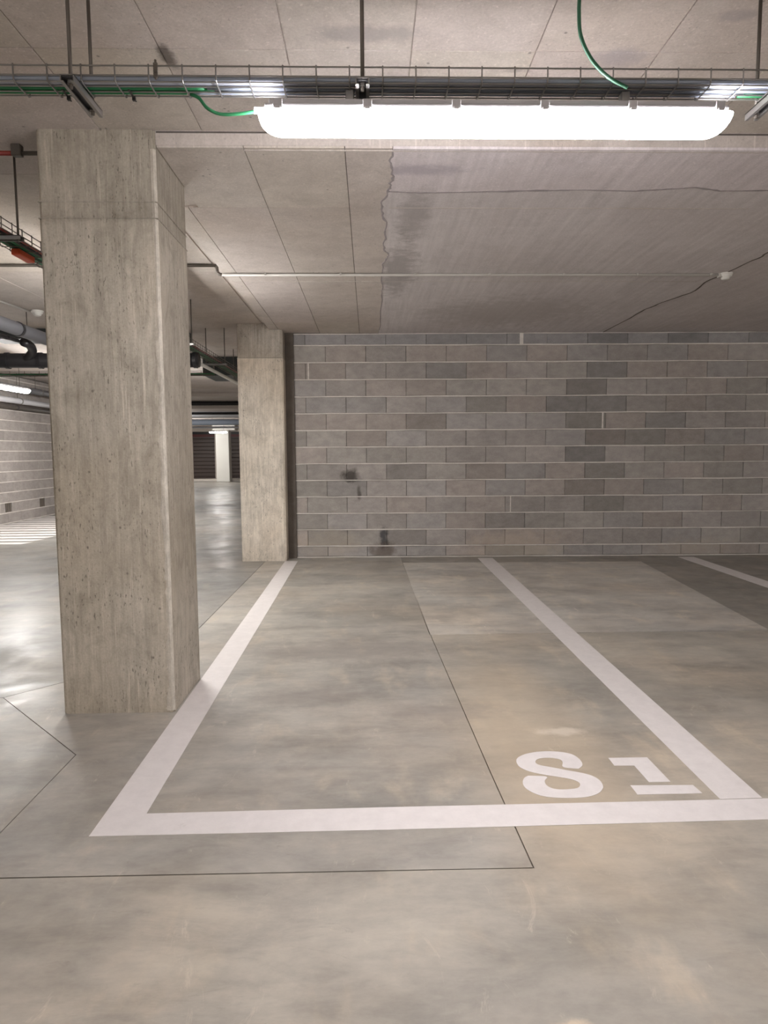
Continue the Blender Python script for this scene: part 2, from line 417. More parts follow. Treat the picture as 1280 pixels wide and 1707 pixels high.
crack2 = [(crack2[0][0], 8.42)] + crack2 + [(XR, crack2[-1][1] + dv.y * (XR - crack2[-1][0]))]
c2 = []
for i, (p, q) in enumerate(zip(crack2, crack2[1:])): c2 += ragged(p, q, 4, 0.03, 70 + i)[:-1]
c2.append(crack2[-1])
poly_panel([(x, y + 0.016) for x, y in c1] + [(x - 0.004, y - 0.014) for x, y in c2[::-1]] + fe_b[::-1], z=LOW - 0.003)
poly_panel([(x + 0.016, y + 0.016) for x, y in c2] + [(XR, 8.42)], z=LOW - 0.001, col=(0.98, 0.97, 0.96, 1))
# pale formwork ridges running across the patched soffit
def ribbon(name, pts, wd, z0, z1, mat, seed=0):
    a, b_ = [], []
    for i, p in enumerate(pts):
        q0, q1 = Vector(pts[max(i - 1, 0)]), Vector(pts[min(i + 1, len(pts) - 1)])
        t = (q1 - q0).normalized(); n = Vector((-t.y, t.x)); k = wd * (0.35 + 0.9 * abs(noise.noise(Vector((seed, i * 0.37, 0)))))
        a.append(tuple(Vector(p) + n * k)); b_.append(tuple(Vector(p) - n * k))
    return obj(name, nprism(a + b_[::-1], z0, z1), M[mat], soffit)
ribbon('crack', [(x, y + 0.004) for x, y in c1 if x < 6], 0.016, LOW - 0.0045, LOW + 0.002, 'crack', 1)
ribbon('crack', [p for p in c2 if p[0] < 6], 0.017, LOW - 0.0045, LOW + 0.002, 'joint', 2)
ribbon('crack', [p for p in fine_edge if 3.4 < p[1] < 8.3], 0.010, LOW - 0.0042, LOW + 0.002, 'crack', 3)
def ridge(y, x0, x1, z=LOW - 0.0042):
    o = obj('ridge', nbox(x0, x1, y - 0.004, y + 0.004, z, LOW), M['ceiling'], soffit); return o
ridge(4.16, 0.13, 2.35); ridge(5.90, -0.7, 2.9); ridge(3.40, -0.6, 4.5, LOW - 0.004)

# ------------------------------------------------------------------ setting: plain walls that close the garage
for name, a in (('wall_right', (XR, XR + 0.2, YB, 9.0, 0, 3.0)), ('wall_front', (XL, XR + 0.2, YB - 0.2, YB, 0, 3.0)),
                ('wall_outer', (XL - 0.2, XL, YB, YF, 0, 3.0)), ('wall_far', (XL, XR, YF, YF + 0.2, 0, 3.0)), ('wall_rear', (-1.0, -0.8, 8.85, YF, 0, 2.9))):
    tag(obj(name, nbox(*a), M['far_wall'] if name in ('wall_far',) else M['ceiling']), kind='structure')

# ------------------------------------------------------------------ block walls
def block_mesh(wd, ht, dp=0.02, seed=0):
    bm = bmesh.new(); box(bm, -wd / 2, wd / 2, 0, dp, 0, ht, bev=0.0035)
    r = random.Random(seed)
    for v in bm.verts:
        v.co.x += r.uniform(-0.001, 0.001); v.co.z += r.uniform(-0.0012, 0.0012)
    me = bpy.data.meshes.new('block'); bm.to_mesh(me); bm.free(); me.materials.append(M['block']); return me
def wavy_strip(x0, x1, z, h, proud, seed):
    """one bed of mortar: a bar whose edges wander"""
    bm = bmesh.new(); n = max(8, int((x1 - x0) / 0.12)); rings = []
    for i in range(n + 1):
        x = x0 + (x1 - x0) * i / n
        a = noise.noise(Vector((x * 2.3, seed * 5.1, 0))) * 0.0045; c = noise.noise(Vector((x * 3.1, seed * 7.7, 4))) * 0.0035
        rings.append([bm.verts.new(p) for p in ((x, 0.02, z + a), (x, -proud, z + a + 0.002), (x, -proud, z + h + c - 0.002), (x, 0.02, z + h + c))])
    for a, b_ in zip(rings, rings[1:]):
        for k in range(4): bm.faces.new((a[k], a[(k + 1) % 4], b_[(k + 1) % 4], b_[k]))
    bm.faces.new(rings[0]); bm.faces.new(rings[-1][::-1]); return bm

wl, wr = survey(495, 929.8), survey(1280, 924.6)
ang = math.atan2(wr.y - wl.y, wr.x - wl.x)
wb = obj('wall_back', nbox(-0.02, 10.42, 0.015, 0.2, 0, LOW + 0.03), M['mortar_dark']); tag(wb, kind='structure')
wb.location = (wl.x - 0.0, wl.y, 0); wb.rotation_euler = (0, 0, ang)
LEN = 10.4
beds = [0.149 + 0.2105 * k for k in range(13)]         # centre lines of the bed joints
rows = [(0.010, beds[0])] + list(zip(beds, beds[1:])) + [(beds[-1], LOW - 0.006)]
PITCHX = 0.5045
def loc_x(px):                                           # position along the wall of a joint seen at the top
    v = survey(px, 565, 2.78) ; return v
j_odd = 0.652      # first full joint of the top course, from the wall's left end
darks = {(13, 7), (11, 7), (9, 7), (12, 8), (10, 8), (8, 8)}
meshes = {}
def bmesh_for(wd, ht):
    k = (round(wd, 3), round(ht, 3), random.randint(0, 2))
    if k not in meshes: meshes[k] = block_mesh(wd, ht, seed=len(meshes))
    return meshes[k]
for ri, (z0, z1) in enumerate(rows):
    top = len(rows) - 1 - ri                            # 0 for the top course
    first = j_odd if top % 2 == 0 else j_odd - PITCHX / 2
    xs = [0.0]
    x = first - PITCHX if first - PITCHX > 0.06 else first
    while x < LEN: xs.append(x); x += PITCHX
    if LEN - xs[-1] < 0.1: xs.pop()
    xs.append(LEN)
    zb, zt = z0 + 0.0078, z1 - 0.0078
    for bi, (a, b_) in enumerate(zip(xs, xs[1:])):
        if b_ - a < 0.04: continue
        wd = b_ - a - 0.0045
        r = random.random(); v = random.uniform(0.84, 1.06)
        if r < 0.10: v *= 0.86
        hue = random.choice([(1, 1, 1), (1.02, 0.99, 0.97), (0.98, 1.0, 1.02), (0.99, 1.0, 0.985)])
        mid = (a + b_) / 2
        # the zigzag column of darker blocks, and the bluish top course
        if top % 2 == 0 and 3.60 < mid < 4.15 and 0 < top < 12: v = random.uniform(0.68, 0.76)
        if top % 2 == 0 and top == 0 and (3.60 < mid < 4.15 or 4.6 < mid < 5.15): v = 0.80; hue = (0.95, 0.98, 1.04)
        if top in (3, 5, 7, 9) and 3.35 < mid < 3.90: v = random.uniform(0.68, 0.78)
        if top == 0: v *= 0.88; hue = (0.95, 0.99, 1.05)
        if mid > 3.4: v *= 0.93
        if top % 2 == 1 and top == 5 and 1.4 < mid < 1.95: v = 0.74
        place('block', bmesh_for(wd, zt - zb), wb, (mid, random.uniform(-0.0015, 0.0015), zb), color=(v * hue[0], v * hue[1], v * hue[2], 1))
for k, z in enumerate(beds):
    obj('mortar_bed', wavy_strip(0, LEN, z - 0.0085, 0.017, 0.008, k), M['mortar'], wb)
obj('mortar_bed', wavy_strip(0, LEN, 0.0, 0.014, 0.012, 31), M['mortar'], wb)
obj('mortar_bed', wavy_strip(0, LEN, LOW - 0.016, 0.012, 0.003, 32), M['mortar'], wb)
for (mx, row, wd) in ((0.175, 11, 0.018), (4.28 - 0.40, 8, 0.02), (2.83, 13, 0.045), (2.73, 3, 0.012)):   # the few pointed head joints
    z0, z1 = rows[row]; obj('mortar_head', nbox(mx, mx + wd, -0.004, 0.02, z0, z1), M['mortar'], wb)
# dark recessed strip between the wall and the pillar
strip = obj('trim_1', nbox(-1.035, wl.x + 0.004, 8.385, 8.6, 0, LOW + 0.02), M['joint']); tag(strip, kind='structure')

# left side wall along the lane
LW = -7.05
wlft = obj('wall_left', nbox(LW - 0.2, LW - 0.015, 9.0, 17.2, 0, UP), M['mortar_dark']); tag(wlft, kind='structure')
lb = {}
holes = []
hA, hB = survey(15, 870), survey(71, 862)
hy = []
for px, py in ((14.5, 845), (71, 836)):
    d = ROT @ Vector(((px - 640) / F_PX, (853.5 - py) / F_PX, -1)); hy.append(d.y * LW / d.x)
for r in range(15):
    z0 = 0.015 + 0.2 * r; z1 = min(z0 + 0.19, UP - 0.01)
    if z1 - z0 < 0.03: continue
    y = 9.0 + (0.25 if r % 2 else 0.0)
    ys = [9.0] + ([9.25] if r % 2 else [])
    while ys[-1] + 0.5 < 17.15: ys.append(ys[-1] + 0.5)
    ys.append(17.2)
    if r == 1:                                            # openings of the height of one course
        ys = [v for v in ys if all(abs(v - h) > 0.15 for h in hy)]
        for h in hy: ys += [h - 0.12, h + 0.12]
        ys = sorted(ys)
    for a, b_ in zip(ys, ys[1:]):
        if r == 1 and any(abs((a + b_) / 2 - h) < 0.05 for h in hy): continue
        if b_ - a < 0.02: continue
        me = None; k = (round(b_ - a, 3), round(z1 - z0, 3))
        if k not in lb: lb[k] = block_mesh(k[0] - 0.005, k[1], seed=50 + len(lb))
        v = random.uniform(0.80, 0.98)
        place('block', lb[k], wlft, (LW, (a + b_) / 2, z0), rz=PI / 2, color=(v, v * 0.99, v * 0.99, 1))
    bm = wavy_strip(9.0, 17.2, z0 - 0.0145, 0.019, 0.008, 90 + r)
    o = obj('mortar_bed', bm, M['mortar'], wlft); o.rotation_euler = (0, 0, PI / 2); o.location = (LW, 0, 0)
for h in hy:
    n = 3
    for k in range(n):
        yy = h - 0.07 + 0.07 * k
        obj('core_web', nbox(LW - 0.014, LW - 0.004, yy - 0.008, yy + 0.008, 0.215, 0.405), M['clay'], wlft)

# ------------------------------------------------------------------ pillars
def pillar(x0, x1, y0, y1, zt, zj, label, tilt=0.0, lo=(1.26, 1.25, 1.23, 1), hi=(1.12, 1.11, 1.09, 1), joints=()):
    cx, cy = (x0 + x1) / 2, (y0 + y1) / 2
    r = empty('concrete_pillar', (cx, cy, 0)); tag(r, label, 'pillar', )
    hx, hyy = (x1 - x0) / 2, (y1 - y0) / 2
    def shaft(a, b_, s=0.0):
        bm = bmesh.new(); box(bm, -hx + s, hx - s, -hyy + s, hyy - s, a, b_)
        es = [e for e in bm.edges if abs(e.verts[0].co.z - e.verts[1].co.z) > 0.1]
        bmesh.ops.bevel(bm, geom=es, offset=0.012, segments=2, affect='EDGES')
        return bm
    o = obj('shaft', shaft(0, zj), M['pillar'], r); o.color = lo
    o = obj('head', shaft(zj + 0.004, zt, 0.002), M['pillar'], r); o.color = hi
    return r, hx, hyy
p1, hx, hy1 = pillar(-1.594, -1.022, 3.357, 3.884, UP, 2.485, 'thick square concrete pillar in front, left of the white bay line')
# ragged pale arris down the front right edge of the near pillar
bm = bmesh.new(); n = 260; rings = []
for i in range(n + 1):
    z = 0.01 + (UP - 0.10) * i / n
    wv = 0.014 + 0.032 * abs(noise.noise(Vector((z * 5.1, 1.3, 0)))) + 0.010 * noise.noise(Vector((z * 26, 5, 0)))
    wv = max(wv, 0.013)
    if z > 1.9: wv = 0.0125
    if z > 2.3: wv = 0.0121
    d = 0.0016 + 0.0018 * noise.noise(Vector((z * 30, 2, 2)))
    rings.append([bm.verts.new(p) for p in ((hx - wv - 0.012, -hy1 + 0.001, z), (hx - wv, -hy1 - d, z), (hx - 0.011, -hy1 - d, z), (hx + 0.0005, -hy1 + 0.010, z), (hx - 0.03, -hy1 + 0.03, z))])
for a, b_ in zip(rings, rings[1:]):
    for k in range(5): bm.faces.new((a[k], a[(k + 1) % 5], b_[(k + 1) % 5], b_[k]))
bm.faces.new(rings[0]); bm.faces.new(rings[-1][::-1])
tag(obj('arris', bm, M['arris'], p1), 'pale rough edge strip')
# lip of the formwork joint around the near pillar
bm = bmesh.new(); box(bm, -hx - 0.002, hx + 0.002, -hy1 - 0.002, hy1 + 0.002, 2.483, 2.488)
obj('form_joint', bm, M['pillar'], p1)
bm = bmesh.new(); box(bm, -hx - 0.001, hx + 0.001, -hy1 - 0.001, hy1 + 0.001, 2.56, 2.565)
obj('form_joint', bm, M['pillar'], p1)
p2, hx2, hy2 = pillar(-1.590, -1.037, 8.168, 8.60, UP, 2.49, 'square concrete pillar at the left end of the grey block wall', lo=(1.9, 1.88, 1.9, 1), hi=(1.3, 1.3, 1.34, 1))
bm = bmesh.new(); box(bm, -hx2 - 0.001, hx2 + 0.001, -hy2 - 0.001, hy2 + 0.001, 2.486, 2.491)
obj('form_joint', bm, M['arris'], p2)

# ------------------------------------------------------------------ painted markings
PT = 0.0015
def mark(name, poly, label, cat='road marking', parent=None, group=None):
    o = obj(name, nprism([tuple(p[:2]) for p in poly], 0.0002, PT), M['paint'], parent)
    if parent is None: tag(o, label, cat, group)
    return o
def rag(p, q, n, seed, amp=0.0012): return ragged(tuple(p), tuple(q), n, amp, seed)[:-1]
def strip_poly(a, b_, c, d, seed=0):
    return rag(a, b_, 10, seed) + rag(b_, c, 10, seed + 1) + rag(c, d, 10, seed + 2) + rag(d, a, 10, seed + 3)
mark('parking_line', strip_poly((-0.998, 2.236), (-0.985 + 0.141, 2.378), (-0.897, 8.15), (-1.055, 8.15), 1), 'white painted bay line from the near corner past the front pillar')
fr = [(-0.8445, 2.3785), (-0.9980, 2.2360), (0.05, 2.243), (1.46, 2.264), (4.30, 2.30), (4.30, 2.45), (1.53, 2.408), (1.342, 2.405), (0.05, 2.393)]
mark('parking_line', fr, 'long white painted line crossing the foreground in front of the S1 marking')
mark('parking_line', strip_poly((1.345, 2.409), (1.512, 2.412), (1.553, 8.25), (1.365, 8.25), 21), 'white painted bay line right of the S1 marking, running back to the block wall')
mark('parking_line', strip_poly((3.86, 2.46), (4.03, 2.46), (4.10, 8.19), (3.90, 8.19), 31), 'white painted bay line at the far right edge, near the block wall')

num = empty('bay_number', tuple(survey(1010, 1295))); tag(num, 'large white S1 stencilled on the floor inside the bay corner', 'floor marking')
def zp(x, y):
    p = survey(850 + x / 3.765, 1240 + y / 3.765) - num.location; return (p.x, p.y)
S = [(430,158),(452,140),(452,120),(430,92),(390,68),(330,54),(250,48),(170,52),(95,66),(50,88),(40,112),(60,145),(110,170),(180,188),(260,202),(340,214),(400,228),(435,245),(440,262),(425,278),(380,286),(310,288),(262,280),(230,262),(218,240),(222,225),(235,214),(215,205),(115,202),(90,215),(80,240),(90,270),(125,298),(190,325),(270,338),(380,341),(480,335),(550,315),(580,285),(582,260),(560,228),(510,200),(440,182),(360,168),(280,152),(200,138),(165,125),(160,108),(180,95),(230,88),(285,92),(320,102),(330,118),(327,138),(345,150)]
Sw = [Vector(zp(*p)) for p in S]
corner = {0, 26, 28, 53}
def smooth_closed(p, k=3):
    out = []; n = len(p)
    for i in range(n):
        a, b_, c, d = p[i - 1], p[i], p[(i + 1) % n], p[(i + 2) % n]
        if i in corner: a = b_
        if (i + 1) % n in corner: d = c
        for j in range(k):
            t = j / k
            out.append(0.5 * ((2 * b_) + (c - a) * t + (2 * a - 5 * b_ + 4 * c - d) * t * t + (3 * b_ - a - 3 * c + d) * t ** 3))
    return [tuple(v) for v in out]
mark('letter', smooth_closed(Sw), '', parent=num)
mark('digit', [zp(*p) for p in [(617, 90), (860, 86), (1008, 240), (872, 242), (780, 138), (655, 138)]], '', parent=num)
mark('digit', [zp(*p) for p in [(755, 262), (1148, 260), (1208, 312), (800, 320)]], '', parent=num)

# zebra crossing in front of the left wall
zr = empty('zebra_crossing', (-6.4, 11.3, 0)); tag(zr, 'white striped hatching on the floor at the foot of the left block wall', 'floor marking')
za, zb_ = survey(24, 910), survey(77, 896)
zy = 9.95; k = 0
while zy < 14.6:
    xr = za.x + (zb_.x - za.x) * (zy - za.y) / (zb_.y - za.y)
    xr = min(xr, -4.6)
    mark('stripe', [(-7.0 + 6.4, zy - 11.3), (xr + 6.4, zy - 11.3), (xr + 6.4 + 0.08, zy + 0.20 - 11.3), (-7.0 + 6.4, zy + 0.20 - 11.3)], '', parent=zr)
    zy += 0.36; k += 1

# ------------------------------------------------------------------ luminaires
def luminaire(cx, cy, z0, L, label, glow, rz=0.0, detail=True):
    r = empty('batten_lamp', (cx, cy, z0), rz); tag(r, label, 'lamp', )
    def loft(wd, zlo, zhi, x_in, pw, top_flat, nseg=9):
        """long rounded trough; the ends close in along a quarter ellipse"""
        st = []
        for i in range(nseg): st.append((-L / 2 + x_in * (1 - math.cos(PI / 2 * i / (nseg - 1))), math.sin(PI / 2 * (i + 0.35) / (nseg - 0.65))))
        st = st + [(-x, s) for x, s in st[::-1]]
        bm = bmesh.new(); rings = []
        for x, s in st:
            s = max(0.05, min(1, s)); ring = []
            zmid = zhi
            for k in range(13):
                a = PI * k / 12
                yy = -math.cos(a); zz = math.sin(a) ** pw
                ring.append(bm.verts.new((x, yy * wd / 2 * (0.55 + 0.45 * s), zmid - (zhi - zlo) * zz * s)))
            rings.append(ring)
        for a, b_ in zip(rings, rings[1:]):
            for k in range(12): bm.faces.new((a[k], a[k + 1], b_[k + 1], b_[k]))
            bm.faces.new((a[12], a[0], b_[0], b_[12]))
        bm.faces.new(rings[0]); bm.faces.new(rings[-1][::-1]); return bm
    obj('diffuser', loft(0.104, 0.0, 0.060, 0.075, 0.62, False), glow, r, smooth=True)
    bm = bmesh.new(); L2 = L - 0.05
    for x0, x1, y, za, zb in ((-L2 / 2, L2 / 2, 0.057, 0.0605, 0.070), (-L2 / 2 + 0.012, L2 / 2 - 0.012, 0.047, 0.070, 0.088)):
        box(bm, x0, x1, -y, y, za, zb, bev=0.005, seg=2)
    obj('housing', bm, M['housing'], r, smooth=False)
    if not detail and z0 > 2.355 or cy > 7:
        for x in (-L * 0.32, L * 0.32):
            obj('hanger_rod', ntube([(x, 0, 0.086), (x, 0, UP - z0 + 0.003)], 0.004, 6), M['steel_dark'], r)
    if detail:
        for k in range(6):
            x = -L / 2 + 0.066 + k * (L - 0.122) / 5
            for s in (-1, 1):
                bm = bmesh.new(); box(bm, x - 0.014, x + 0.014, s * 0.0595 - 0.003, s * 0.0595 + 0.003, 0.052, 0.080, bev=0.002)
                box(bm, x - 0.008, x + 0.008, s * 0.0635 - 0.002, s * 0.0635 + 0.002, 0.050, 0.058, bev=0.001)
                obj('clip', bm, M['housing'], r)
        bm = bmesh.new(); tube(bm, [(-L / 2 + 0.02, 0, 0.074), (-L / 2 - 0.014, 0, 0.074)], 0.010, 10)
        obj('cable_gland', bm, M['housing'], r)
    return r
def at(px, py, y):
    d = ROT @ Vector(((px - 640) / F_PX, (853.5 - py) / F_PX, -1)); return Vector((0, 0, EYE)) + d * (y / d.y)
LY = 2.150
TZ = 2.4560
la, lb_ = at(427, 200, LY), at(1218, 195, LY)
lampc = (la + lb_) / 2
LZ = at(820, 220, LY - 0.03).z
lamp = luminaire(lampc.x, LY, LZ, (lb_ - la).length * 0.988, 'bright long tube lamp hung under the wire cable tray', M['glow'])
for px in (583, 1040):
    p = at(px, 170, LY)
    bm = bmesh.new(); box(bm, p.x - lampc.x - 0.013, p.x - lampc.x + 0.013, -0.015, 0.015, 0.088, TZ - LZ - 0.003, bev=0.002)
    obj('bracket', bm, M['steel'], lamp)
lane = 'row of tube lamps above the driving lane'
luminaire(-5.66, 10.5, 2.345, 1.5, 'glowing tube lamp at the left edge, hung before the left block wall', M['glow_far'], PI / 2, False)
luminaire(-6.45, 28.6, 2.20, 0.75, 'small glowing tube lamp before the far white column', M['glow_far'], 0, False)
for (x, y, rz, lab) in ((-1.99, 5.6, PI / 2, 'tube lamp under the lane tray, hidden behind the front pillar'),
                        (7.2, 2.15, 0, 'added fill tube lamp beyond the right edge, in line with the bright one'),  # this lamp and those below are unseen, added as fill light
                        (-4.2, 12.5, PI / 2, 'added fill tube lamp over the far lane, hidden by the front pillar'),
                        (0.6, -4.6, 0, 'added fill tube lamp behind the viewer over the aisle, outside the view'),
                        (-5.2, -2.4, PI / 2, 'added fill tube lamp behind the viewer over the lane, outside the view'),
                        (-6.5, 20.0, PI / 2, 'added fill tube lamp hidden behind the far ducts'),
                        (-9.5, 26.0, PI / 2, 'added fill tube lamp hidden far behind the left wall'),
                        (-8.5, 30.0, PI / 2, 'added fill tube lamp hidden before the left garage door')):
    luminaire(x, y, 2.352 if x == -1.99 else 2.38, 1.5, lab, M['glow_far'], rz, False)

# ------------------------------------------------------------------ main wire tray with its hangers
def wire_tray(name_label, a, length, axis, wd, ht, step, r=0.0023, vis=None, mat='steel', xs=None):
    """tray starting at a and running along +X (axis 0) or +Y (axis 1)"""
    t = empty('cable_tray', a, 0 if axis == 0 else PI / 2); tag(t, name_label, 'cable tray')
    for (y, z) in ((-wd / 2, ht), (-wd / 2, ht * 0.36), (-wd / 2 + 0.004, 0), (0 - wd * 0.17, 0), (wd * 0.17, 0), (wd / 2 - 0.004, 0), (wd / 2, ht * 0.36), (wd / 2, ht)):
        obj('rail_wire', ntube([(0, y, z), (length, y, z)], r, 6), M[mat], t)
    bm = ntube([(0, -wd / 2 - 2 * r, ht + r), (0, -wd / 2 - 2 * r, 0), (0, -wd / 2 + 0.004, -2 * r), (0, wd / 2 - 0.004, -2 * r), (0, wd / 2 + 2 * r, 0), (0, wd / 2 + 2 * r, ht + r)], r, 5)
    me = bpy.data.meshes.new('cross_wire'); bm.to_mesh(me); bm.free(); me.materials.append(M[mat])
    n = int(length / step)
    for k in range(n):
        place('cross_wire', me, t, (step * (k + 0.5), 0, 0))
    return t
TZ = 2.4560; TY = 2.147; TW = 0.090
t0x = -1.70
tray = wire_tray('thin wire mesh cable tray running across above the bright tube lamp', (t0x, TY, TZ), 5.4, 0, TW, 0.043, 0.1)
# coupler clip on the tray's near side
p = at(261, 125, TY - TW / 2)
bm = bmesh.new()
for dz in (0.008, 0.015, 0.022, 0.029, 0.036, 0.043): tube(bm, [(p.x - t0x - 0.006, -TW / 2 - 0.009, dz), (p.x - t0x + 0.006, -TW / 2 - 0.009, dz)], 0.004, 6)
tube(bm, [(p.x - t0x, -TW / 2 - 0.009, 0.0), (p.x - t0x, -TW / 2 - 0.009, 0.055)], 0.0035, 6)
obj('coupler', bm, M['steel_dark'], tray)
# cables lying in the tray
def cable(y, z, r, mat, label, seed, x0=-1.70, x1=3.5, wob=0.0012):
    pts = []
    n = 40
    for i in range(n + 1):
        x = x0 + (x1 - x0) * i / n
        pts.append((x, y + noise.noise(Vector((x * 1.7, seed, 0))) * wob, z + abs(noise.noise(Vector((x * 1.3, seed, 5)))) * wob))
    o = obj('cable', ntube(pts, r, 8), M[mat], smooth=True); return tag(o, label, 'cable')
cb = TZ + 0.0025
cable(TY - 0.035, cb + 0.0075, 0.0072, 'grey_cable', 'grey cable lying nearest the front of the overhead tray', 1)
cable(TY - 0.020, cb + 0.0075, 0.0070, 'grey_cable_l', 'pale grey cable second from the front of the overhead tray', 2)
cable(TY - 0.005, cb + 0.0075, 0.0070, 'grey_cable', 'blue grey cable in the middle of the overhead tray', 3)
cable(TY + 0.009, cb + 0.0065, 0.0063, 'green', 'green cable nearest the grey ones in the tray, left of the bright lamp', 4, -1.70, -0.50)
cable(TY + 0.009, cb + 0.0065, 0.0063, 'grey_cable', 'cable tinted blue grey with lamp glare, third from the back of the tray, above the bright lamp', 4, -0.49, 3.5)  # blue grey stretches above the lamp carry its glare in their colour
cable(TY + 0.0225, cb + 0.0065, 0.0063, 'green', 'green cable second from the back of the overhead tray, left of the bright lamp', 5, -1.70, -0.47)
cable(TY + 0.0225, cb + 0.0065, 0.0063, 'grey_cable', 'cable tinted blue grey with lamp glare, second from the back of the tray, above the bright lamp', 5, -0.46, 1.19)
cable(TY + 0.0225, cb + 0.0065, 0.0063, 'green_dark', 'dark green cable second from the back of the tray, beyond the lamp right end', 5, 1.20, 3.5)
cable(TY + 0.036, cb + 0.0065, 0.0063, 'green', 'green cable at the back edge of the tray, left of the bright lamp', 6, -1.70, -0.56)
cable(TY + 0.036, cb + 0.0065, 0.0063, 'grey_cable', 'cable tinted blue grey with lamp glare, at the back edge of the tray, above the bright lamp', 6, -0.55, 1.17)
cable(TY + 0.036, cb + 0.0065, 0.0063, 'green', 'green cable at the back edge of the tray, beyond the lamp right end', 6, 1.18, 3.5)
# dark cable ties on the tray
for px in (113, 222):
    p = at(px, 158, TY + 0.03)
    bm = bmesh.new(); box(bm, -0.003, 0.003, -0.022, 0.026, -0.0085, -0.006); box(bm, -0.005, 0.005, 0.020, 0.030, -0.016, -0.004, bev=0.001)
    tube(bm, [(0, 0.028, -0.010), (0.004, 0.034, -0.014)], 0.0022, 5)
    o = obj('cable_tie', bm, M['black'], tray); o.location = (p.x - t0x, 0.012, 0); tag(o, 'black cable tie')

def hanger(x, y0, y1, z, label, rods=2, lean=0.0):
    """strut channel, open side down, carried by threaded rods"""
    h = empty('tray_hanger', (x, y0, z)); tag(h, label, 'hanger')
    W, Hh, T = 0.041, 0.021, 0.003; L = y1 - y0
    bm = bmesh.new()
    box(bm, -W / 2, W / 2, 0, L, Hh - T, Hh); box(bm, -W / 2, -W / 2 + T, 0, L, 0, Hh); box(bm, W / 2 - T, W / 2, 0, L, 0, Hh)
    box(bm, -W / 2 + T, -W / 2 + 0.010, 0, L, 0, T); box(bm, W / 2 - 0.010, W / 2 - T, 0, L, 0, T)
    obj('channel', bm, M['steel'], h)
    obj('channel_bed', nbox(-W / 2 + T + 0.0005, W / 2 - T - 0.0005, 0.006, L - 0.006, Hh - T - 0.003, Hh - T - 0.0005), M['steel_in'], h)
    for yy in ((0.028, L - 0.028) if rods == 2 else (0.028,)):
        bm = bmesh.new(); tube(bm, [(0, yy, -0.006), (0, yy, UP - z + 0.003)], 0.0058, 8)
        o = obj('threaded_rod', bm, M['steel_dark'], h, smooth=True)
        bm = bmesh.new(); tube(bm, [(0, yy, Hh), (0, yy, Hh + 0.010)], 0.011, 6); tube(bm, [(0, yy, Hh - T - 0.012), (0, yy, Hh - T - 0.003)], 0.011, 6)
        obj('nut', bm, M['steel'], h)
    return h
HZ = TZ - 0.029
def hx_at(px, py, y): return at(px, py, y).x
y0h, y1h = TY - 0.095, TY + 0.115
hanger(hx_at(118, 130, y0h + 0.028), y0h, y1h, HZ, 'slotted steel hanger with two rods above the front pillar')
hanger(hx_at(604, 130, y0h + 0.028), y0h + 0.005, y1h - 0.02, HZ, 'steel hanger with its rod above the left third of the bright lamp')
hanger(hx_at(1270, 100, y1h - 0.05), y0h, y1h, HZ, 'steel hanger at the right edge beyond the lamp end')
# loose cables
g = [at(318, 157, TY + 0.03), at(332, 164, TY + 0.02), at(345, 180, TY - 0.0), at(366, 190, LY - 0.0), at(395, 190, LY), at(425, 186, LY), (lampc.x - (lb_ - la).length / 2 + 0.01, LY, LZ + 0.074)]
tag(obj('cable', ntube(curve_pts(g, 6), 0.0052, 8), M['green'], smooth=True), 'green cable drooping from the tray into the left end of the bright lamp', 'cable')
g = [survey(965, -60, UP + 0.01), at(966, -20, 1.98), at(965, 20, 1.97), at(968, 60, 1.97), at(984, 96, 2.0), at(1004, 120, 2.03), at(1022, 134, 2.06), at(1045, 146, 2.08)]
g[0] = Vector((g[1].x, g[1].y, UP + 0.006))
tag(obj('cable', ntube(curve_pts(g, 6), 0.0055, 8), M['green_dark'], smooth=True), 'curved green cable dropping from the ceiling into the tray, right of centre', 'cable')

# ------------------------------------------------------------------ smoke detector and conduit under the thick slab
def detector(x, y, z, label, s=1.0):
    d = empty('smoke_detector', (x, y, z)); tag(d, label, 'smoke detector')
    bm = bmesh.new(); tube(bm, [(0, 0, 0), (0, 0, -0.012 * s), ], 0.055 * s, 24); obj('mounting_base', bm, M['white'], d)
    bm = bmesh.new(); tube(bm, [(0, 0, -0.012 * s), (0, 0, -0.024 * s), (0, 0, -0.032 * s), (0, 0, -0.045 * s), (0, 0, -0.050 * s)], [0.050 * s, 0.050 * s, 0.036 * s, 0.032 * s, 0.022 * s], 24)
    obj('sensor_head', bm, M['white'], d, smooth=True)
    return d
cA, cB = survey(362, 457, LOW - 0.013), survey(1203, 459, LOW - 0.013)
cyy = (cA.y + cB.y) / 2
dp = survey(1216, 456, LOW - 0.02)
con = empty('conduit', (0, cyy, LOW - 0.013)); tag(con, 'thin grey conduit crossing the low ceiling to the smoke detector', 'conduit')
obj('pipe', ntube([(SX - 0.01, 0, 0), (dp.x - 0.03, 0, 0)], 0.0115, 10), M['conduit'], con, smooth=True)
obj('elbow', ntube(curve_pts([(SX - 0.008, 0, 0), (SX - 0.03, 0, 0.006), (SX - 0.045, 0, 0.028), (SX - 0.048, 0, 0.085)], 5), 0.0125, 10), M['steel_dark'], con, smooth=True)
x = SX + 0.35
while x < dp.x - 0.1:
    bm = bmesh.new(); box(bm, x - 0.009, x + 0.009, -0.017, 0.017, 0.006, 0.013); box(bm, x - 0.007, x + 0.007, -0.0165, -0.011, -0.010, 0.008); box(bm, x - 0.007, x + 0.007, 0.011, 0.0165, -0.010, 0.008)
    obj('clamp', bm, M['conduit'], con); x += 0.62
detector(dp.x, cyy, LOW - 0.003, 'white round smoke detector on the low ceiling near the right edge')
obj('junction', nbox(-0.02, 0.02, -0.02, 0.02, -0.022, 0.012, bev=0.004), M['conduit'], con).location = (dp.x - 0.045, 0, 0)
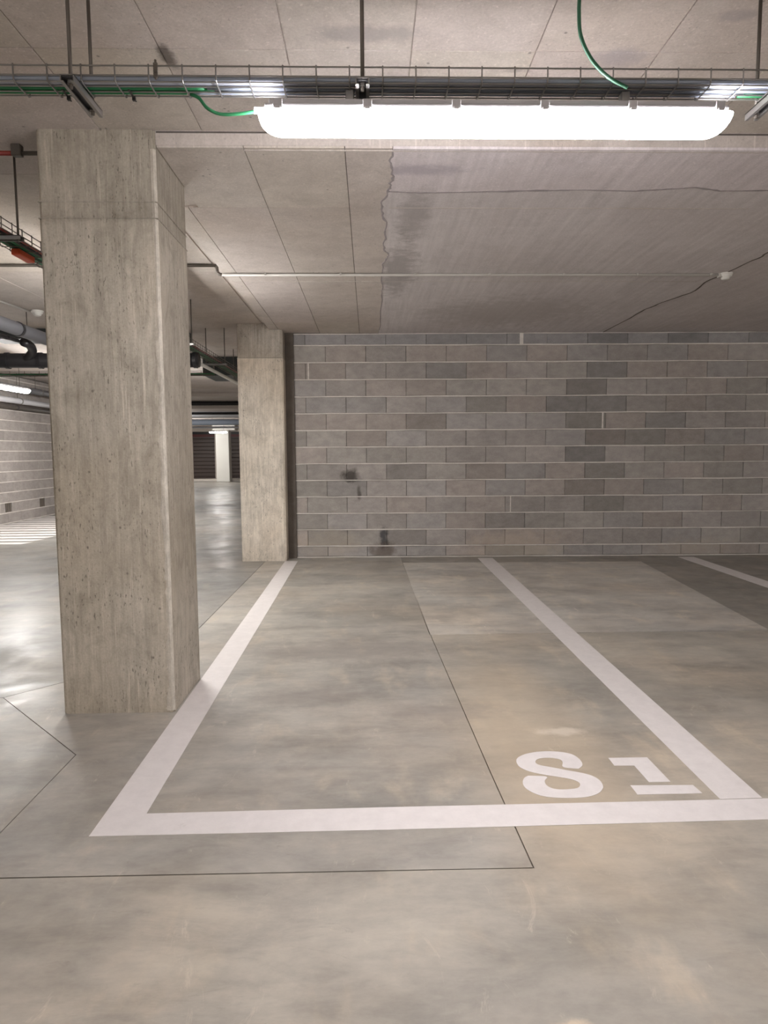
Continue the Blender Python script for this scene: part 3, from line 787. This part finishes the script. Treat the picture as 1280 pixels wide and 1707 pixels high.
# its continuation under the upper slab, to the left
c2 = empty('conduit', (0, cyy, UP - 0.014)); tag(c2, 'thin conduit on the high ceiling behind the front pillar', 'conduit')
obj('pipe', ntube([(-5.5, 0, 0), (SX - 0.05, 0, 0)], 0.012, 8), M['steel_dark'], c2, smooth=True)
for x in (-4.9, -4.2, -3.4, -2.6): obj('clamp', nbox(x - 0.008, x + 0.008, -0.017, 0.017, -0.0135, 0.013), M['steel'], c2)
# conduit with the red end beside the pillar
yk = survey(40, 255, UP - 0.02).y - 0.045
c3 = empty('conduit', (0, yk, UP - 0.041)); tag(c3, 'dark conduit with a red end section left of the front pillar head', 'conduit')
obj('pipe', ntube([(-1.74, 0, 0), (-1.50, 0, 0)], 0.011, 8), M['steel_dark'], c3, smooth=True)
tag(obj('end_section', ntube([(-3.4, 0, 0), (-1.79, 0, 0)], 0.012, 8), M['red_cable'], c3, smooth=True), 'red end section')
obj('box', nbox(-1.79, -1.74, -0.018, 0.018, -0.016, 0.041, bev=0.004), M['steel_dark'], c3)
dq = survey(62, 521, UP - 0.02)
detector(dq.x, dq.y, UP, 'white smoke detector on the high ceiling left of the front pillar', 1.15)
c4 = empty('conduit', (0, 0, 0)); tag(c4, 'thin pale conduit running to the smoke detector left of the front pillar', 'conduit')
e = survey(0, 500, UP - 0.012)
dd = (Vector((dq.x, dq.y)) - Vector((e.x, e.y)))
obj('pipe', ntube([(e.x - dd.x, e.y - dd.y, UP - 0.012), (dq.x - 0.07, dq.y - 0.02, UP - 0.012)], 0.011, 8), M['conduit'], c4, smooth=True)

# ------------------------------------------------------------------ side tray along the lane
SXT = -1.91; SZ = 2.475
st = wire_tray('wire cable tray running away over the lane, left of the pillars', (SXT, 1.8, SZ), 18.0, 1, 0.16, 0.05, 0.1, 0.0026, mat='steel_dark')
# the tray's empty is turned: its local +X runs along world +Y
def lane_cable(dx, z, r, mat, label, y0=1.8, y1=19.8):
    n = 60; pts = []
    for i in range(n + 1):
        y = y0 + (y1 - y0) * i / n
        pts.append((SXT + dx + noise.noise(Vector((y * 0.9, dx * 50, 0))) * 0.006, y, z + abs(noise.noise(Vector((y * 0.8, dx * 70, 3)))) * 0.006))
    tag(obj('cable', ntube(pts, r, 7), M[mat], smooth=True), label, 'cable')
lane_cable(-0.055, SZ + 0.012, 0.009, 'green', 'green cable on the left side of the lane tray')
lane_cable(-0.030, SZ + 0.012, 0.010, 'green_dark', 'dark green cable second from the left in the lane tray')
lane_cable(-0.004, SZ + 0.012, 0.010, 'green', 'green cable in the middle of the lane tray')
lane_cable(0.022, SZ + 0.012, 0.009, 'black', 'black cable right of the green ones in the lane tray')
lane_cable(0.048, SZ + 0.011, 0.008, 'red_cable', 'dark red cable on the right side of the lane tray')
def cross_hanger(y, x0, x1, z, label, r=0.0058):
    h = empty('tray_hanger', ((x0 + x1) / 2, y, z)); tag(h, label, 'hanger')
    L = x1 - x0
    bm = bmesh.new(); W, Hh, T = 0.041, 0.021, 0.003
    box(bm, -L / 2, L / 2, -W / 2, W / 2, Hh - T, Hh); box(bm, -L / 2, L / 2, -W / 2, -W / 2 + T, 0, Hh); box(bm, -L / 2, L / 2, W / 2 - T, W / 2, 0, Hh)
    obj('channel', bm, M['steel'], h)
    for s in (-1, 1):
        obj('threaded_rod', ntube([(s * (L / 2 - 0.02), 0, -0.008), (s * (L / 2 - 0.02), 0, UP - z + 0.003)], r, 8), M['steel_dark'], h, smooth=True)
    return h
ph = survey(25, 397, SZ - 0.02)
ys = [ph.y, ph.y + 1.75, ph.y + 3.35, ph.y + 4.9, ph.y + 6.6, ph.y + 8.3, ph.y + 10.2]
names = ['nearest', 'second nearest', 'third', 'fourth', 'fifth', 'sixth', 'farthest']
for yy, nm in zip(ys, names):
    cross_hanger(yy, SXT - 0.14, SXT + 0.13, SZ - 0.031, 'steel channel hanger with two rods under the lane tray, %s from the viewer' % nm)
jb = survey(38, 432, SZ - 0.07)
bm = nbox(-0.024, 0.024, -0.085, 0.085, 0, 0.034, bev=0.005)
tag(obj('junction_box', bm, M['orange'], loc=(SXT - 0.02, 3.86, SZ - 0.040)), 'orange box fixed under the lane tray beside the front pillar', 'junction box')

# ------------------------------------------------------------------ pipes left of the front pillar
def pipe_run(name, label, pts, r, mat, collars=(), hang=(), cat='pipe', collar_mat='black_pipe', hang_z=None):
    o = empty(name, tuple(pts[0])); tag(o, label, cat)
    q = [Vector(p) - Vector(pts[0]) for p in pts]
    obj('pipe', ntube(q, r, 20), M[mat], o, smooth=True)
    d = (q[-1] - q[0]).normalized()
    for t in collars:
        c = q[0] + d * t
        bm = bmesh.new(); tube(bm, [c - d * 0.018, c + d * 0.018], r * 1.12, 20)
        obj('collar', bm, M[collar_mat], o, smooth=False)
    for t in hang:
        c = q[0] + d * t
        obj('hanger_rod', ntube([c + Vector((0, 0, r)), c + Vector((0, 0, UP + 0.003 - pts[0][2]))], 0.0045, 6), M['steel_dark'], o, smooth=True)
    return o
pipe_run('thin_pipe', 'thin white pipe slanting under the lane tray between the two pillars', [(-2.03, 7.64, 2.420), (-2.03, 12.5, 2.420)], 0.022, 'white', (), (), collar_mat='grey_pipe')
pg = [(-3.40, 3.5, 2.555), (-3.40, 12.0, 2.555)]
pipe_run('drain_pipe', 'large grey overhead drain pipe with black collars, left of the front pillar', pg, 0.064, 'grey_pipe', (3.12, 5.4), (2.72, 4.2, 5.9))
bp = pipe_run('drain_pipe', 'thick black drain pipe crossing behind the front pillar', [(-6.6, 7.50, 2.375), (-1.88, 7.50, 2.375)], 0.080, 'black_pipe', (2.62, 2.98, 4.68), (2.85, 4.1))
# branch entering the black pipe
br = obj('branch', ntube(curve_pts([(3.02, -0.42, 0.13), (3.0, -0.25, 0.12), (2.95, -0.12, 0.07), (2.80, -0.01, -0.01)], 4), 0.045, 14), M['black_pipe'], bp, smooth=True)
pipe_run('thin_pipe', 'thin black pipe running down the lane to the thick black pipe', [(-3.58, 3.2, 2.50), (-3.58, 6.96, 2.50)], 0.020, 'black_pipe', (3.55,), (1.2, 2.9))
dk = survey(50, 537, UP)
tag(obj('ventilation_duct', nbox(-4.72, -2.3, 8.45, 8.85, 2.775, UP - 0.002, bev=0.004), M['duct']), 'dark flat duct on the ceiling behind the grey drain pipe', 'duct')
obj_ = empty('ventilation_duct', (-2.1, 10.9, 2.60)); tag(obj_, 'dark ventilation duct high up between the two pillars', 'duct')
obj('casing', nbox(-0.58, 0.62, 0, 0.9, 0, 0.295, bev=0.006), M['duct'], obj_)
for x in (-0.4, 0.1, 0.5): obj('flange', nbox(x - 0.012, x + 0.012, -0.012, 0.02, -0.012, 0.298), M['steel_dark'], obj_)
# cross tray with green cables
ct = wire_tray('cable tray crossing the lane before the left block wall', (-7.0, 9.35, 2.425), 4.85, 0, 0.16, 0.05, 0.2, 0.003, mat='steel_dark')
for k, (dy, mt, lab) in enumerate(((-0.04, 'green', 'green cable at the front of the crossing tray by the left wall'), (0.0, 'green_dark', 'dark green cable in the middle of the crossing tray by the left wall'), (0.04, 'green', 'green cable at the back of the crossing tray by the left wall'))):
    tag(obj('cable', ntube([(-7.0, 9.35 + dy, 2.440), (-2.15, 9.35 + dy, 2.440)], 0.011, 7), M[mt], smooth=True), lab, 'cable')
cross_hanger(9.9, -6.3, -5.6, 2.50, 'steel channel hanger above the lamp at the left edge')
# pipes along the left wall
pipe_run('wall_pipe', 'pale pipe along the top of the left block wall', [(-6.86, 9.2, 2.385), (-6.86, 17.0, 2.385)], 0.055, 'pale_pipe', (1.9, 4.1), (1.8, 4.0, 6.0), collar_mat='steel')
pipe_run('wall_pipe', 'dark pipe below the pale one along the left block wall', [(-6.93, 9.2, 2.265), (-6.93, 17.0, 2.265)], 0.040, 'steel_dark', (1.9, 4.1), (), collar_mat='black_pipe')
pipe_run('wall_pipe', 'grey pipe high up along the left block wall', [(-6.70, 9.2, 2.60), (-6.70, 17.0, 2.60)], 0.060, 'grey_pipe', (2.3, 4.6), (2.2, 4.4), collar_mat='steel')

# ------------------------------------------------------------------ far end seen between the pillars
def beam(y0, y1, z0, label, mat='far_wall', x0=-12.0, x1=-1.0):
    tag(obj('concrete_beam', nbox(x0, x1, y0, y1, z0, UP + 0.006), M[mat]), label, 'beam')
beam(17.5, 18.86, 2.82, 'shallow pale concrete beam across the far ceiling, nearest of the far beams')
beam(19.0, 20.27, 2.60, 'deep pale concrete beam across the far ceiling behind the shallow one')
tag(obj('concrete_beam', nbox(-12.0, -1.0, 20.37, 21.2, 2.46, UP + 0.006), M['pale_pipe']), 'lowest pale beam above the blue grey pipe', 'beam')
pipe_run('far_pipe_and_shade_bar', 'blue grey pipe crossing the far end above the garage doors', [(-12.0, 22.4, 2.38), (-1.1, 22.4, 2.38)], 0.10, 'blue_pipe', (4.0, 8.0), (4.1, 8.1), collar_mat='grey_pipe')
pipe_run('far_pipe_and_shade_bar', 'thin pale pipe just below the blue grey pipe at the far end', [(-12.0, 23.2, 2.24), (-1.1, 23.2, 2.24)], 0.035, 'pale_pipe', (4.0,), (2.0, 8.0), collar_mat='grey_pipe')
pipe_run('far_pipe_and_shade_bar', 'dark bar added as shade under the shallow pale beam at the far end', [(-12.0, 18.93, 2.745), (-1.1, 18.93, 2.745)], 0.055, 'black', (), (3.0, 8.0), collar_mat='grey_pipe')  # no real pipe: black bar added for the beam's shaded underside
pipe_run('far_pipe_and_shade_bar', 'dark bar added as shade under the deep pale beam at the far end', [(-12.0, 20.32, 2.545), (-1.1, 20.32, 2.545)], 0.035, 'black', (), (3.0, 8.0), collar_mat='grey_pipe')  # second added bar, shade of the deep beam's underside
ft = wire_tray('cable tray with green cables crossing far behind the pillars', (-10.0, 26.0, 2.20), 2.9, 0, 0.3, 0.08, 0.3, 0.006, mat='steel_dark')
for x in (0.2, 2.6):
    obj('hanger_rod', ntube([(x, 0.156, 0.0), (x, 0.156, UP - 2.197)], 0.006, 6), M['steel_dark'], ft)
for k, (dy, lab) in enumerate(((-0.09, 'green cable at the front of the farthest tray'), (0.0, 'green cable in the middle of the farthest tray'), (0.09, 'green cable at the back of the farthest tray'))):
    tag(obj('cable', ntube([(-10.0, 26.0 + dy, 2.235 + 0.01 * k), (-7.1, 26.0 + dy, 2.235)], 0.035, 7), M['green'], smooth=True), lab, 'cable')
# white column
col_x = survey(373, 803).x
fc = empty('white_column', (col_x, 31.6, 0)); tag(fc, 'white column between the two dark garage doors far behind', 'column')
obj('shaft', nbox(-0.31, 0.31, -0.25, 0.3, 0, 2.42, bev=0.03, seg=2), M['white'], fc)
obj('head', nbox(-0.45, 0.62, -0.3, 0.35, 2.42, UP, bev=0.02), M['white'], fc)
lintel = obj('wall_lintel', nbox(-13, -1.0, 33.3, 33.6, 2.42, UP), M['far_wall']); tag(lintel, kind='structure')
tag(obj('concrete_kerb', nbox(-12.9, -1.0, 32.0, 33.29, 0, 0.09, bev=0.01), M['far_wall']), 'pale kerb in front of the far garage doors', 'kerb')
def door(x0, x1, label):
    d = empty('garage_door', ((x0 + x1) / 2, 33.5, 0.0)); tag(d, label, 'garage door')
    wd = x1 - x0
    obj('frame', nbox(-wd / 2, wd / 2, 0.05, 0.09, 0, 2.42), M['black'], d)
    obj('head_rail', nbox(-wd / 2, wd / 2, -0.03, 0.06, 2.17, 2.29), M['maroon'], d)
    bm = nbox(-wd / 2 + 0.02, wd / 2 - 0.02, -0.018, 0.018, 0.004, 0.180, bev=0.014)
    me = bpy.data.meshes.new('slat'); bm.to_mesh(me); bm.free(); me.materials.append(M['brown'])
    for k in range(12): place('slat', me, d, (0, 0.02, 0.188 * k))
door(-10.35, -7.72, 'dark brown slatted garage door left of the far white column')
door(-7.12, -4.4, 'dark brown slatted garage door right of the far white column')
for a, b_ in ((-7.72, -7.12), (-13.0, -10.35), (-4.4, -1.0)):
    tag(obj('wall_pier', nbox(a, b_, 33.35, 33.7, 0.0, 2.42), M['far_wall']), kind='structure')

# ------------------------------------------------------------------ repeats of a kind share a group
GROUPS = {'parking_line': 'white parking bay lines', 'batten_lamp': 'tube lamps of the garage', 'tray_hanger': 'steel hangers of the cable trays',
          'cable': 'cables in and around the trays', 'cable_tray': 'wire mesh cable trays', 'conduit': 'ceiling conduits', 'concrete_pillar': 'concrete pillars',
          'smoke_detector': 'ceiling smoke detectors', 'drain_pipe': 'overhead drain pipes', 'thin_pipe': 'thin pipes over the lane', 'wall_pipe': 'pipes along the left wall',
          'far_pipe_and_shade_bar': 'pipes crossing the far end', 'concrete_beam': 'beams across the far ceiling', 'garage_door': 'far garage doors', 'ventilation_duct': 'dark ventilation ducts'}
for o in sc.objects:
    if o.parent is None and 'category' in o.keys():
        k = o.name.split('.')[0]
        if k in GROUPS: o['group'] = GROUPS[k]
